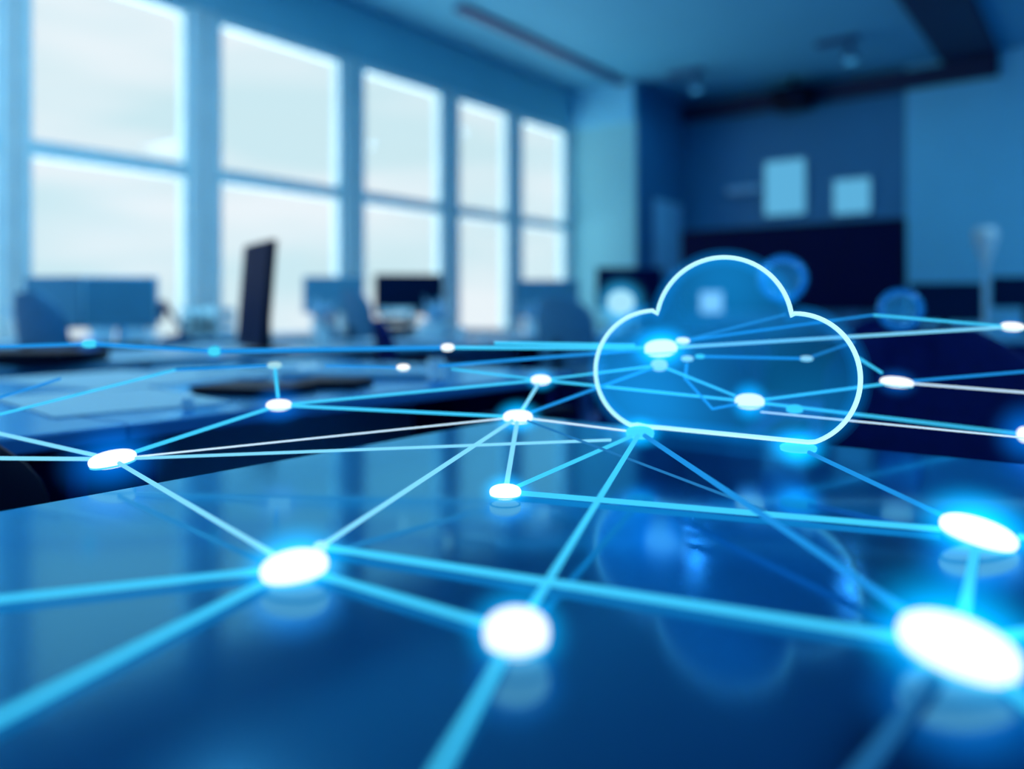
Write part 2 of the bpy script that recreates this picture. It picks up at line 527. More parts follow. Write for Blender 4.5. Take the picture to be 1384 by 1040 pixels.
# ------------------------------------------------------------------ tables and desks
TX0, TX1, TY0, TY1 = -0.89, 1.35, -1.3, 1.24
t = empty('conference_table', (0.23, 0, 0), 0, 'dark blue glossy conference table filling the foreground', 'table')
obj('tabletop', box(NB(), TX0 - 0.23, TX1 - 0.23, TY0, TY1, TOP - 0.035, TOP, 0.006, 3), M['table'], t, smooth=False)
obj('apron', box(NB(), TX0 + 0.15, TX1 - 0.6, TY0 + 0.35, TY1 - 0.35, TOP - 0.11, TOP - 0.035), M['navy'], t)
for sy in (-0.7, 0.6):
    lg = obj('leg', box(NB(), -0.45, 0.45, sy - 0.05, sy + 0.05, 0.03, TOP - 0.11, 0.01), M['navy'], t)
    obj('foot', box(NB(), -0.6, 0.6, sy - 0.09, sy + 0.09, 0, 0.03, 0.008), M['metal'], lg)

def make_desk(x0, x1, y0, y1, mat, label, panel=None, group='office desks'):
    t = empty('office_desk', ((x0 + x1) / 2, (y0 + y1) / 2, 0), 0, label, 'desk', group)
    hx, hy = (x1 - x0) / 2, (y1 - y0) / 2
    obj('desktop', box(NB(), -hx, hx, -hy, hy, TOP - 0.03, TOP, 0.005, 2), mat, t, smooth=False)
    for s in (-1, 1):
        yy = s * (hy - 0.06)
        obj('leg', box(NB(), -hx + 0.05, hx - 0.05, yy - 0.02, yy + 0.02, 0, TOP - 0.03, 0.005), M['navy'], t)
    if panel == 'x':
        obj('modesty_panel', box(NB(), -0.012, 0.012, -hy + 0.1, hy - 0.1, 0.25, TOP - 0.03), M['case_blue'], t)
    if panel == 'y':
        obj('modesty_panel', box(NB(), -hx + 0.1, hx - 0.1, -hy + 0.05, -hy + 0.075, 0.1, TOP - 0.03), M['navy'], t)
    return t
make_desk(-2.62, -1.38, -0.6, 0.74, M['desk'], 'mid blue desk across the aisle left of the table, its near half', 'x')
make_desk(-2.62, -1.38, 0.745, 2.2, M['desk'], 'mid blue desk with large pale sheets across the aisle from the black chair', 'x')
for k, lb in enumerate(['pale middle-row desk with the thick black laptop at the left frame edge',
                        'pale middle-row desk carrying the tall dark upright monitor',
                        'pale middle-row desk with two mugs before the black screen',
                        'pale middle-row desk farthest back carrying the navy monitor']):
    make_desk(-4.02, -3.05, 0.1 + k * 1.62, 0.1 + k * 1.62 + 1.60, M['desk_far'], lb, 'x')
for k, lb in enumerate(['pale desk along the windows at the left frame edge',
                        'pale desk along the windows carrying two blue monitors',
                        'pale desk along the windows carrying the mid blue monitor',
                        'pale desk along the windows carrying the black screen']):
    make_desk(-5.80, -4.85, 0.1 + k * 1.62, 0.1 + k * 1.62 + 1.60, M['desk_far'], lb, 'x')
make_desk(-1.75, -0.28, 6.4, 7.3, M['desk_far'], 'desk at the back with a dark monitor beside the floor lamp', 'y')
make_desk(-0.27, 1.2, 6.4, 7.3, M['desk_far'], 'desk at the back right carrying the black monitor at the frame edge', 'y')

# ------------------------------------------------------------------ monitors
def monitor(px, d, wdt, hgt, top_y, rz, label, case, screen, back=False, tilt=0.0, x_stand=0.0):
    p = at(px, 418, d)
    zt = EYE.z + (HY - top_y) * d / F
    t = empty('monitor', (p.x, p.y, TOP), rz, label, 'monitor', 'desk monitors')
    H = zt - TOP
    obj('base', lathe(NB(), [(0.11, 0), (0.11, 0.008), (0.03, 0.016)]), case, t)
    obj('neck', box(NB(), -0.025, 0.025, -0.012, 0.018, 0.01, H - hgt * 0.35, 0.006), case, t)
    pan = obj('panel', box(NB(), -wdt / 2, wdt / 2, -0.045, -0.012, -hgt, 0, 0.008), case, t, loc=(0, 0, H))
    pan.rotation_euler = (0, tilt, 0)
    obj('screen', box(NB(), -wdt / 2 + 0.012, wdt / 2 - 0.012, -0.048, -0.044, -hgt + 0.016, -0.012), screen, pan, smooth=False)
    return t
FACE = YAW                                    # screen toward the camera side
monitor(78, 4.7, 0.36, 0.30, 374, FACE - 0.15, 'blue monitor nearest the left frame edge on the window desk', M['case_blue'], M['screen_blue'])
monitor(165, 4.7, 0.40, 0.30, 374, FACE + 0.2, 'blue monitor with pale rim beside the leaning dark desk lamp', M['case_pale'], M['screen_blue'])
mt = monitor(360, 3.9, 0.46, 0.50, 329, FACE - 1.0, 'tall dark upright monitor turned edge-on before the second window', M['black'], M['screen_dark'], tilt=0.0)
mt.children[2].rotation_euler = (-0.08, 0, 0)
monitor(452, 6.75, 0.50, 0.30, 374, FACE, 'mid blue monitor between the upright monitor and the black screen', M['case_blue'], M['screen_blue'])
monitor(553, 7.2, 0.60, 0.36, 371, FACE + 0.1, 'landscape monitor with black screen in front of the third window', M['black'], M['screen_dark'])
monitor(738, 7.0, 0.56, 0.32, 379, FACE, 'mid blue monitor in front of the last window', M['case_blue'], M['screen_blue'])
monitor(850, 6.7, 0.54, 0.34, 362, FACE, 'navy monitor standing before the pier behind the glowing cloud', M['navy'], M['screen_tv'])
monitor(1277, 6.3, 0.50, 0.30, 383, FACE - 0.3, 'dark monitor between wide display and floor lamp', M['black'], M['screen_dark'])
monitor(1388, 6.3, 0.50, 0.24, 374, FACE - 0.3, 'black monitor cut by the right frame edge', M['black'], M['screen_dark'])

# ------------------------------------------------------------------ office chairs
def make_chair(name, label, fabric):
    t = empty(name, (0, 0, 0), 0, label, 'chair', 'office swivel chairs')
    bm = box(NB(), -0.25, 0.25, -0.24, 0.25, 0.43, 0.51, 0.035, 4)
    obj('seat', bm, fabric, t)
    bm = NB()                                  # curved backrest, rounded at the top
    rings = []
    for i in range(13):
        v = i / 12
        z = 0.53 + 0.36 * v
        hw = 0.235 * (1 - 0.55 * max(0, (v - 0.62) / 0.38) ** 2.2) * (0.85 + 0.15 * min(1, v * 4))
        yb = 0.24 + 0.06 * v
        ring = []
        for k in range(20):
            a = 2 * PI * k / 20
            x = hw * math.copysign(abs(math.cos(a)) ** 0.6, math.cos(a))
            y = yb + 0.028 * math.copysign(abs(math.sin(a)) ** 0.6, math.sin(a)) - 0.05 * (x / 0.235) ** 2
            ring.append(Vector((x, y, z)))
        rings.append(ring)
    loft(bm, rings)
    obj('backrest', bm, fabric, t)
    obj('back_support', tube(NB(), [(0, 0.05, 0.42), (0, 0.26, 0.43), (0, 0.31, 0.5), (0, 0.305, 0.66)], 0.022), M['black'], t)
    for s in (-1, 1):
        ar = obj('armrest', box(NB(), s * 0.29 - 0.035, s * 0.29 + 0.035, -0.16, 0.14, 0.64, 0.67, 0.012, 3), M['black'], t)
        obj('arm_post', tube(NB(), [(s * 0.22, 0.02, 0.43), (s * 0.29, 0.02, 0.45), (s * 0.29, 0.02, 0.645)], 0.016), M['black'], ar)
    obj('gas_column', cyl(NB(), (0, 0, 0.08), (0, 0, 0.44), 0.028), M['metal'], t)
    bs = NB()
    for k in range(5):
        a = 2 * PI * k / 5
        cyl(bs, (0, 0, 0.11), (0.29 * math.cos(a), 0.29 * math.sin(a), 0.075), 0.026, 0.017, 10)
    bo = obj('star_base', bs, M['black'], t)
    for k in range(5):
        a = 2 * PI * k / 5
        c, s = math.cos(a), math.sin(a)
        obj('caster', cyl(NB(), (0.29 * c - 0.022 * s, 0.29 * s + 0.022 * c, 0.03), (0.29 * c + 0.022 * s, 0.29 * s - 0.022 * c, 0.03), 0.03), M['black'], bo)
    return t
navy_chair = make_chair('office_chair', 'navy swivel chair', M['navy'])
blue_chair = make_chair('office_chair', 'blue swivel chair', M['blue_fabric'])
black_chair = make_chair('office_chair', 'black swivel chair', M['black'])
used = set()
def chair(src, x, y, rz, label, sc=(1, 1, 1)):
    o = src if src.name not in used else copy_tree(src)
    used.add(src.name)
    o.location = (x, y, 0)
    o.scale = sc
    o.rotation_euler = (0, 0, rz)
    o['label'] = label
    return o
# local front of a chair is -y
chair(navy_chair, -0.33, 1.95, 0.15, 'navy swivel chair across the table right of the glowing cloud')
chair(navy_chair, -0.98, 1.72, -0.25, 'navy swivel chair across the table, seen through the glowing cloud')
chair(navy_chair, -1.30, 2.75, -0.5, 'navy swivel chair farther back, just left of the glowing cloud')
chair(navy_chair, 0.45, 2.15, 0.1, 'navy swivel chair across the table at the right frame edge')
chair(black_chair, -1.125, 0.365, PI / 2 - 0.15, 'black swivel chair in the aisle at the left frame edge', (0.74, 0.74, 0.86))
TALL = (0.95, 0.95, 1.22)
p = at(112, 418, 4.3)
chair(blue_chair, p.x, p.y, FACE + 2.6, 'tall blue swivel chair in front of the two left blue monitors', (0.95, 0.95, 1.15))
p = at(520, 418, 6.15)
chair(navy_chair, -2.65, 2.98, 2.4, 'navy swivel chair in the aisle past the mid blue left desk')
chair(blue_chair, p.x, p.y, FACE + 2.2, 'tall blue swivel chair in front of the black screen', TALL)
p = at(792, 418, 5.15)
chair(blue_chair, p.x, p.y, FACE + 2.4, 'tall blue swivel chair in front of the last window monitor', (0.95, 0.95, 1.14))
p = at(1180, 418, 5.4)
chair(navy_chair, p.x, p.y, FACE + 3.0, 'navy swivel chair far back before the wide display')

# ------------------------------------------------------------------ small things on the desks
def paper(px, py, w_, h_, rz, label, z=TOP):
    p = desk_pt(px, py)
    o = obj('paper_sheet', box(NB(), -w_ / 2, w_ / 2, -h_ / 2, h_ / 2, 0, 0.004), M['paper'], None, smooth=False, loc=(p.x, p.y, z + 0.0005))
    o.rotation_euler = (0, 0, rz)
    tag(o, label, 'paper', 'papers on the desks')
def spot(x, y, w_, h_, rz, label, z=TOP):  # thin pale sheet lying flat on the desk
    o = obj('pale_sheet', box(NB(), -w_ / 2, w_ / 2, -h_ / 2, h_ / 2, 0, 0.003), M['paper'], None, smooth=False, loc=(x, y, z + 0.0005))
    o.rotation_euler = (0, 0, rz)
    tag(o, label, 'drawing sheet', 'large sheets on the left desk')
spot(-2.28, 1.18, 0.55, 0.42, 0.1, 'large pale sheet at the back of the mid blue left desk')
spot(-1.76, 0.90, 0.46, 0.34, -0.15, 'large pale sheet at the aisle edge of the mid blue left desk')
paper(262, 503, 0.17, 0.24, 0.3, 'small paper right of the large sheets on the left desk')
paper(336, 505, 0.17, 0.24, 0.5, 'small paper in front of the upright dark monitor')
paper(400, 492, 0.22, 0.22, 0.2, 'small paper beside the small disc above the left desk disc')
paper(190, 484, 0.3, 0.3, 0.1, 'paper on the window desk edge below the leaning lamp')
paper(300, 469, 0.3, 0.42, 0.1, 'paper on the window desk left of the upright monitor')
paper(425, 465, 0.3, 0.42, 0.1, 'paper on the window desk right of the upright monitor')

def mug(p, label, s=1.0):
    t = empty('mug', p, random.uniform(0, 6), label, 'mug', 'white mugs on desks')
    obj('cup', lathe(NB(), [(0.03 * s, 0), (0.04 * s, 0.004), (0.042 * s, 0.095 * s), (0.038 * s, 0.095 * s), (0.034 * s, 0.01)]), M['white'], t)
    obj('handle', tube(NB(), [(0.040 * s, 0, 0.075 * s), (0.066 * s, 0, 0.07 * s), (0.07 * s, 0, 0.045 * s), (0.06 * s, 0, 0.025 * s), (0.04 * s, 0, 0.022 * s)], 0.006 * s, 8), M['white'], t)
mug(desk_pt(590, 514), 'white mug on the far corner of the mid blue left desk', 0.62)
mug(desk_pt(203, 459.3), 'white mug under the leaning dark desk lamp', 0.7)
mug(desk_pt(438, 467), 'white mug right of the tall upright monitor', 0.9)
mug(desk_pt(570, 459), 'white mug on the window desk before the black screen', 0.9)
mug(desk_pt(622, 457), 'white mug right of the mug before the black screen', 0.8)

def pot(px, py, r, h, label):
    p = desk_pt(px, py)
    t = empty('plant_pot', p, 0, label, 'plant', 'pale potted plants on window desks')
    obj('pot', lathe(NB(), [(r * 0.7, 0), (r * 0.75, 0.003), (r, h * 0.55), (r * 0.9, h * 0.55), (r * 0.85, h * 0.48)]), M['white'], t)
    bm = NB()
    for k in range(26):
        a, e, L = random.uniform(0, 2 * PI), random.uniform(0.35, 1.4), random.uniform(0.5, 1.0) * h
        dr = Vector((math.cos(a) * math.cos(e), math.sin(a) * math.cos(e), math.sin(e)))
        b0 = Vector((0, 0, h * 0.45))
        sd = dr.cross(UP).normalized() * (0.028 * h / 0.2)
        nrm = sd.cross(dr).normalized() * 0.004
        q = [b0, b0 + dr * L * 0.5 + sd, b0 + dr * L, b0 + dr * L * 0.5 - sd]
        vs = [bm.verts.new(x) for x in q]
        vt = [bm.verts.new(x + nrm) for x in q]
        bm.faces.new(vs)
        bm.faces.new(vt[::-1])
        for i in range(4):
            bm.faces.new((vs[i], vs[(i + 1) % 4], vt[(i + 1) % 4], vt[i]))
    obj('leaves', bm, M['finish'], t, smooth=False)
pot(40, 461, 0.10, 0.26, 'pale potted plant nearest the left frame edge on the window desk')
pot(138, 459, 0.09, 0.22, 'pale potted plant in front of the pale-rimmed blue monitor')
pot(182, 458, 0.08, 0.18, 'low pale potted plant right of the two blue monitors')
pot(437, 453, 0.10, 0.22, 'pale potted plant in front of the mid blue monitor')
pot(588, 457, 0.10, 0.22, 'pale potted plant below the black screen')
pot(722, 453, 0.09, 0.22, 'pale potted plant in front of the last window monitor')

def mouse(px, py, label):
    p = desk_pt(px, py)
    t = empty('computer_mouse', p, 0.6, label, 'mouse', 'white mice on desks')
    bm = NB()
    ellipsoid(bm, 0.032, 0.056, 0.02, 20, 12)
    for v in bm.verts: v.co.z = max(v.co.z, -0.006) + 0.006
    obj('shell', bm, M['white'], t)
    obj('wheel', cyl(NB(), (-0.004, -0.03, 0.022), (0.004, -0.03, 0.022), 0.007), M['case_blue'], t)
mouse(502, 463, 'white mouse left of the mugs before the black screen')
mouse(655, 459, 'white mouse right of the mugs before the black screen')
mouse(700, 456, 'white mouse before the last window monitor')
mouse(418, 502, 'white mouse on the mid blue left desk beside the keyboard')
def tray(px, py, rz, label):
    p = desk_pt(px, py)
    t = empty('letter_tray', p, rz, label, 'letter tray', 'pale letter trays')
    for k in range(3):
        z = k * 0.075
        bm = NB()
        box(bm, -0.13, 0.13, -0.17, 0.17, z, z + 0.006)
        box(bm, -0.13, -0.122, -0.17, 0.17, z, z + 0.06); box(bm, 0.122, 0.13, -0.17, 0.17, z, z + 0.06)
        box(bm, -0.122, 0.122, 0.162, 0.17, z, z + 0.06)
        obj('tray', bm, M['white'], t, smooth=False)
    for sx in (-0.126, 0.126):
        for sy in (-0.15, 0.15):
            obj('post', cyl(NB(), (sx, sy, 0), (sx, sy, 0.16), 0.004), M['metal'], t)
tray(540, 451, 0.6, 'pale letter tray just left of the black screen')
tray(282, 455.5, 0.6, 'pale letter tray by the windows left of the upright monitor')

# leaning dark desk lamp
p = desk_pt(240, 459)
t = empty('desk_lamp', p, FACE, 'dark leaning desk lamp on the window desk between first and second windows', 'lamp')
obj('base', lathe(NB(), [(0.09, 0), (0.09, 0.02), (0.02, 0.03)]), M['navy'], t)
obj('arm', tube(NB(), [(0, 0, 0.02), (0.03, 0, 0.06), (-0.09, 0, 0.24)], 0.016), M['navy'], t)
bm = NB()
cyl(bm, (-0.09, 0, 0.25), (-0.15, 0, 0.15), 0.02, 0.06, 18)
obj('lamp_shade', bm, M['navy'], t)

# dark things lying on the left desk
def laptop(px, py, w_, dpt, hh_, rz, label):
    p = desk_pt(px, py)
    t = empty('closed_laptop', p, rz, label, 'laptop', 'closed laptops')
    obj('base', box(NB(), -w_ / 2, w_ / 2, -dpt / 2, dpt / 2, 0.003, hh_ * 0.55, 0.006), M['black'], t)
    obj('lid', box(NB(), -w_ / 2, w_ / 2, -dpt / 2, dpt / 2, hh_ * 0.58, hh_, 0.006), M['black'], t)
    for sx in (-1, 1):
        obj('foot', box(NB(), sx * w_ * 0.4 - 0.02, sx * w_ * 0.4 + 0.02, -dpt * 0.4, dpt * 0.4, 0, 0.004), M['black'], t)
laptop(25, 492, 0.5, 0.34, 0.05, 0.62, 'thick black closed laptop at the left frame edge behind the sheets')
laptop(345, 531, 0.24, 0.18, 0.02, 0.3, 'slim black closed laptop beneath the left desk disc')
laptop(452, 523, 0.16, 0.16, 0.02, 0.5, 'small black closed tablet right of the left desk disc')
p = desk_pt(254, 552)
t = empty('paperweight', p, 0, 'pale round ball paperweight on the left desk left of a glowing disc', 'paperweight')
bm = NB(); ellipsoid(bm, 0.0145, 0.0145, 0.0145, 24, 14)
for v in bm.verts: v.co.z += 0.0165
obj('ball', bm, M['white'], t)
obj('stand', lathe(NB(), [(0.009, 0), (0.009, 0.002), (0.006, 0.004)]), M['white'], t)
def keyboard(px, py, rz, label):
    p = desk_pt(px, py)
    t = empty('keyboard', p, rz, label, 'keyboard', 'keyboards on desks')
    obj('base', box(NB(), -0.22, 0.22, -0.07, 0.07, 0, 0.014, 0.004), M['case_blue'], t)
    bm = NB()
    for r in range(4):
        for c in range(14):
            x, y = -0.205 + c * 0.0295, -0.055 + r * 0.029
            box(bm, x, x + 0.024, y, y + 0.023, 0.014, 0.02)
    obj('keys', bm, M['case_pale'], t, smooth=False)
keyboard(485, 510, 0.5, 'blue keyboard on the far end of the mid blue left desk')
keyboard(520, 466, 0.6, 'blue keyboard on the window desk before the black screen')
keyboard(90, 462, 0.6, 'blue keyboard on the window desk before the two left monitors')

# ------------------------------------------------------------------ the light network
NODES = {
 # key: (px, py, w, h, roll deg, core, halo, label, short)
 'A': (1295, 874, 152, 78, 12, 'core', 'halo', 'largest white glowing disc, tilted, at the near right corner of the dark table', 'the largest disc'),
 'B': (1322, 720, 96, 40, 13, 'core', 'halo', 'tilted white glowing disc just behind the largest disc on the dark table', 'the tilted disc behind'),
 'C': (698, 855, 88, 64, 0, 'core', 'halo', 'roundest white glowing disc at the front middle of the dark table', 'the round front disc'),
 'D': (398, 767, 90, 46, -6, 'core', 'halo', 'wide white glowing disc on the table over the window reflection', 'the wide disc over the reflection'),
 'E': (434, 739, 20, 14, 0, 'core_dim', None, 'small pale bead touching the back of the wide glowing disc', 'the small bead'),
 'G': (152, 621, 60, 24, -8, 'core', 'halo_blue', 'tilted white glowing disc over the aisle beside the black chair', 'the aisle disc'),
 'H': (683, 665, 43, 21, 0, 'core', 'halo', 'white glowing disc on the table below the disc where many lines meet', 'the mid-table disc'),
 'I': (700, 564, 40, 19, 0, 'core', 'halo', 'white glowing disc left of the cloud where many lines meet', 'the many-line disc'),
 'J': (377, 548, 34, 16, 0, 'core', 'halo_blue', 'white glowing disc over the left desk with short line rising from it', 'the left desk disc'),
 'K': (731, 514, 27, 14, 0, 'core', 'halo', 'white glowing disc just behind the disc where many lines meet', 'the disc near the cloud edge'),
 'L': (545, 497, 18, 10, 0, 'core', None, 'small white glowing dot over the left desk below the black screen', 'the dot below the black screen'),
 'N': (605, 470, 18, 11, 0, 'core', None, 'small white glowing dot at the start of the long line to the cloud', 'the dot on the long line'),
 'O': (371, 494, 19, 10, 0, 'core_dim', None, 'small pale glowing dot below the upright dark monitor', 'the upright-monitor dot'),
 'P': (1212, 517, 42, 15, 4, 'core', 'halo_blue', 'flat white glowing disc right of the cloud before navy chairs', 'the flat right disc'),
 'Q': (1368, 442, 29, 13, 3, 'core', 'halo_blue', 'white glowing dot at the right below the black monitor', 'the far right dot'),
 'R': (1013, 543, 39, 21, 0, 'core', 'halo', 'white glowing disc in the lower middle of the cloud', 'the disc low in the cloud'),
 'S': (893, 471, 44, 23, -4, 'core', 'halo', 'brightest white glowing disc at the upper left inside the cloud', 'the brightest disc'),
 'T': (923, 461, 18, 9, 0, 'core', None, 'small white dot touching the right of the brightest disc in the cloud', 'the touching dot'),
 'U': (891, 494, 22, 16, 0, 'core_dim', None, 'pale round dot directly under the brightest disc in the cloud', 'the pale round dot'),
 'V': (929, 485, 16, 8, 0, 'core_dim', None, 'small pale dash right of the pale dot in the cloud', 'the pale dash'),
 'W': (946, 482, 13, 6, 0, 'core_cyan', None, 'tiny cyan dash at the left end of the level line in the cloud', 'the tiny dash'),
 'X': (1090, 485, 17, 8, 0, 'core_dim', None, 'small pale dot at the right end of the level line in the cloud', 'the dot ending the level line'),
 'Y': (1074, 553, 22, 12, 0, 'core_cyan', None, 'cyan dot right of the disc low in the cloud', 'the cyan dot'),
 'Z': (865, 585, 38, 18, 0, 'core_cyan', 'halo', 'cyan glowing disc under the lower left corner of the cloud', 'the left corner cyan disc'),
 'AA': (1079, 605, 48, 14, 0, 'core_cyan', 'halo', 'cyan glowing disc under the lower right corner of the cloud', 'the right corner cyan disc'),
 'AB': (1388, 588, 24, 22, 0, 'core', 'halo_blue', 'white glowing disc half cut by the right frame edge', 'the cut-off disc'),
 'AC': (121, 465, 20, 11, 0, 'core_cyan', 'halo_blue', 'cyan glowing dot in front of the two left monitors', 'the left cyan dot'),
 'AD': (290, 475, 17, 14, 0, 'core_cyan', 'halo_blue', 'cyan glowing dot between leaning lamp and upright monitor', 'the next cyan dot'),
}
NP, NR = {}, {}
for k, (px, py, w_, h_, roll, core, halo, label, short) in NODES.items():
    d = net_d(py)
    p = at(px, py, d)
    s = d / F
    a = w_ / 2 * s
    v = p - EYE
    el = math.atan2(-v.z, math.hypot(v.x, v.y))
    hh_ = h_ / 2 * s
    c = math.sqrt(max(hh_ ** 2 - (a * math.sin(el)) ** 2, (0.22 * a) ** 2)) / math.cos(el)
    c = min(c, a)
    if k in 'ABCDEH':                           # these rest on the table
        dn = F * (EYE.z - TOP - 0.001) / ((py - HY) + F * c / d)
        a, c, d = a * dn / d, c * dn / d, dn
        p = at(px, py, d)
    NP[k], NR[k] = (desk_pt(px, py, TOP + 0.0035) if k in 'ABCDEH' else p), a
    q = Quaternion(Vector((v.x, v.y, 0)).normalized(), math.radians(roll))
    bm = NB(); ellipsoid(bm, a, a, c, 40, 20, 0.85)
    o = obj('glowing_node', bm, M[core], None, True, p)
    o.rotation_mode = 'QUATERNION'
    o.rotation_quaternion = q
    tag(o, label, 'glowing node', 'nodes of the light network')
    bm = NB()
    tube(bm, [(a * 0.92 * math.cos(2 * PI * i / 40), a * 0.92 * math.sin(2 * PI * i / 40), -0.52 * c) for i in range(40)], a * 0.05, 8, True)
    obj('rim', bm, M['rim'], o)
    if halo:
        bm = NB(); ellipsoid(bm, 1, 1, 1, 24, 14)
        hl = obj('halo', bm, M[halo], o)
        R = a * {'S': 2.4, 'P': 1.7, 'AB': 4.5, 'R': 1.75, 'Q': 1.8}.get(k, 2.05 if halo == 'halo' else 2.8)
        hl.scale = (R, R, max(c * 2.6, R * (1.1 if k in ('R', 'AB') else 0.75)))

def lab(e):
    return NODES[e][8]
# (from, to, material, radius, label or None); ends are node keys or pixels
LINES = [
 ('G', (-90, 566), 'lp', 1.0, 'glowing line leaving the aisle disc, rising past the left frame edge'),
 ('G', (-90, 619), 'lp', 1.0, 'glowing line leaving the aisle disc level past the left frame edge'),
 ('G', 'D', 'lp', 1.0, None), ('G', 'J', 'lc', 1.0, None), ('G', 'I', 'lw', 0.42, None),
 ('G', (826, 595), 'lp', 0.75, 'long thin line from the aisle disc ending free before the cloud'),
 ('D', (-90, 820), 'lc', 1.0, 'upper glowing line from the wide disc to the left frame edge'),
 ('D', (-90, 1016), 'lc', 1.15, 'lower glowing line from the wide disc to the left frame edge'),
 ('E', 'I', 'lp', 1.0, None), ('E', 'A', 'lc', 1.15, None), ('D', 'C', 'lc', 1.1, None),
 ('C', 'Z', 'lc', 1.15, None),
 ('C', (555, 1110), 'lc', 1.2, 'glowing line from the round front disc off the bottom of the frame'),
 ('H', 'I', 'lp', 1.2, None), ('I', 'K', 'lp', 1.0, None), ('H', 'Z', 'lc', 0.95, None), ('H', 'B', 'lc', 1.1, None),
 ('I', 'U', 'lb', 0.9, None), ('K', 'U', 'lc', 0.7, None), ('K', 'R', 'lc', 0.8, None), ('K', 'J', 'lc', 0.8, None),
 ('J', 'I', 'lc', 0.9, None), ('K', (610, 499), 'lc', 0.7, 'short line from the disc behind the many-line disc to the left'),
 ('O', 'J', 'lc', 1.0, None), ('I', 'Z', 'lw', 0.5, None),
 ('I', (1036, 691), 'ld', 0.6, 'faint thin line from the many-line disc passing under the cloud'),
 ('Z', 'A', 'lb', 1.2, None), ('AA', 'B', 'lb', 1.0, None), ('B', 'A', 'lc', 1.5, None),
 ('B', (1450, 734), 'lc', 1.2, 'glowing line from the tilted disc to the right frame edge'),
 ('A', (1470, 838), 'lc', 1.2, 'upper glowing line from the largest disc to the right frame edge'),
 ('A', (1450, 1000), 'lc', 1.3, 'lower glowing line from the largest disc to the right frame edge'),
 ('A', (1130, 1085), 'lf', 1.3, 'dim broad line from the largest disc off the bottom of the frame'),
 ('P', (1160, 484), 'lc', 0.8, 'short line from the disc right of the cloud up to its edge'),
 ('P', (1450, 497), 'lb', 0.8, 'upper thin line from the disc right of the cloud to the right'),
 ('P', (1450, 536), 'lw', 0.6, 'lower thin line from the disc right of the cloud to the right'),
 ('P', 'R', 'lc', 0.8, None), ('R', 'AB', 'lc', 0.9, None),
 ((1028, 557), (1384, 592), 'lw', 0.42, 'white thin line just below the line to the disc at the right edge'),
 ('S', 'Q', 'lp', 0.9, None),
 ('T', (1180, 426), 'lb', 0.7, 'thin line rising right from the dot touching the brightest disc'),
 ((1180, 426), 'Q', 'lc', 0.8, 'thin line falling from above the cloud edge to the dot below the black monitor'),
 ('T', (1062, 425), 'ld', 0.8, 'faint steeper line rising from the dot touching the brightest disc'),
 ('W', 'X', 'lb', 0.8, None), ('X', (1155, 462), 'ld', 0.8, 'faint line rising right from the dot ending the level line'),
 ('U', 'R', 'lc', 0.75, None),
 ('V', (926, 512), 'lb', 0.9, 'first short length of the zigzag line under the pale dash'),
 ((926, 512), (963, 553), 'lb', 0.7, 'middle falling length of the zigzag line in the cloud'),
 ((963, 553), 'R', 'lb', 0.7, 'last short length of the zigzag line joining the low cloud disc'),
 ((668, 464), (858, 467), 'lc', 1.1, 'bright level line entering the cloud above the long line'),
 ('N', 'S', 'lc', 1.1, None), ((592, 495), 'S', 'lb', 1.0, 'line rising from above the left desk to the brightest disc in the cloud'),
 ((440, 495), 'L', 'lb', 0.8, 'faint line from the left to the dot below the black screen'),
 ((-90, 566), (82, 512), 'lb', 0.8, 'upper thin line over the large sheets at the left frame edge'),
 ((-90, 583), (238, 500), 'lc', 0.8, 'lower thin line crossing the large sheets from the left frame edge'),
 ((238, 500), 'O', 'lb', 1.0, 'short line from over the desk to the dot below the upright monitor'),
 ((-90, 472), 'AC', 'lb', 1.2, 'blue line from the left frame edge to the cyan dot before the monitors'),
 ('AC', 'AD', 'lb', 1.3, None), ('AD', 'N', 'lb', 1.5, None),
]
for a, b, m, r, label in LINES:
    pa = NP[a] if isinstance(a, str) else at(a[0], a[1], net_d(a[1]))
    pb = NP[b] if isinstance(b, str) else at(b[0], b[1], net_d(b[1]))
    pa, pb = pa.copy(), pb.copy()
    dr = (pb - pa).normalized()
    if isinstance(a, str): pa += dr * NR[a] * (1.4 if m == 'lf' else 1.0)
    if isinstance(b, str): pb -= dr * NR[b] * 1.0
    if label is None:
        cl = {'lw': 'white', 'lp': 'pale cyan', 'lc': 'cyan', 'lb': 'blue', 'ld': 'dim blue'}[m]
        label = cl + ' line from ' + lab(a) + ' to ' + lab(b)
    mid = (pa + pb) / 2
    o = obj('light_line', cyl(NB(), pa - mid, pb - mid, 0.0024 * r, None, 10), M[m], None, True, mid)
    tag(o, label, 'glowing line', 'lines of the light network')

# ------------------------------------------------------------------ the cloud
YC = 0.95
def cpt(px, py):
    p = wall_pt(px, py, YC)
    return Vector((p.x, p.z))
def arc(cx, cy, r, a0, a1, n):
    return [(cx + r * math.cos(math.radians(a0 + (a1 - a0) * i / n)), cy - r * math.sin(math.radians(a0 + (a1 - a0) * i / n))) for i in range(n + 1)]
pix = []
pix += arc(979, 440, 92, 170, 8, 40)                               # crown lobe, left to right
pix += arc(1074, 513, 89, 90, -68, 36)                             # right lobe
pix += [(1102, 597.5), (1092, 598)]
pix += [(1092 + (880 - 1092) * i / 12, 598 + (577 - 598) * i / 12) for i in range(1, 12)]
pix += [(873, 577), (862, 574.5)]
pix += arc(886, 501, 81, 246, 93, 36)                              # left lobe
prof = [cpt(x, y) for x, y in pix]
cen = cpt(985, 500)
t = empty('cloud_icon', (cen.x, YC, cen.y), 0, 'glowing outlined cloud symbol hovering upright over the table', 'cloud symbol')
loc = [p - cen for p in prof]
obj('outline', tube(NB(), [(p.x, 0, p.y) for p in loc], 0.0027, 10, True), M['outline'], t)
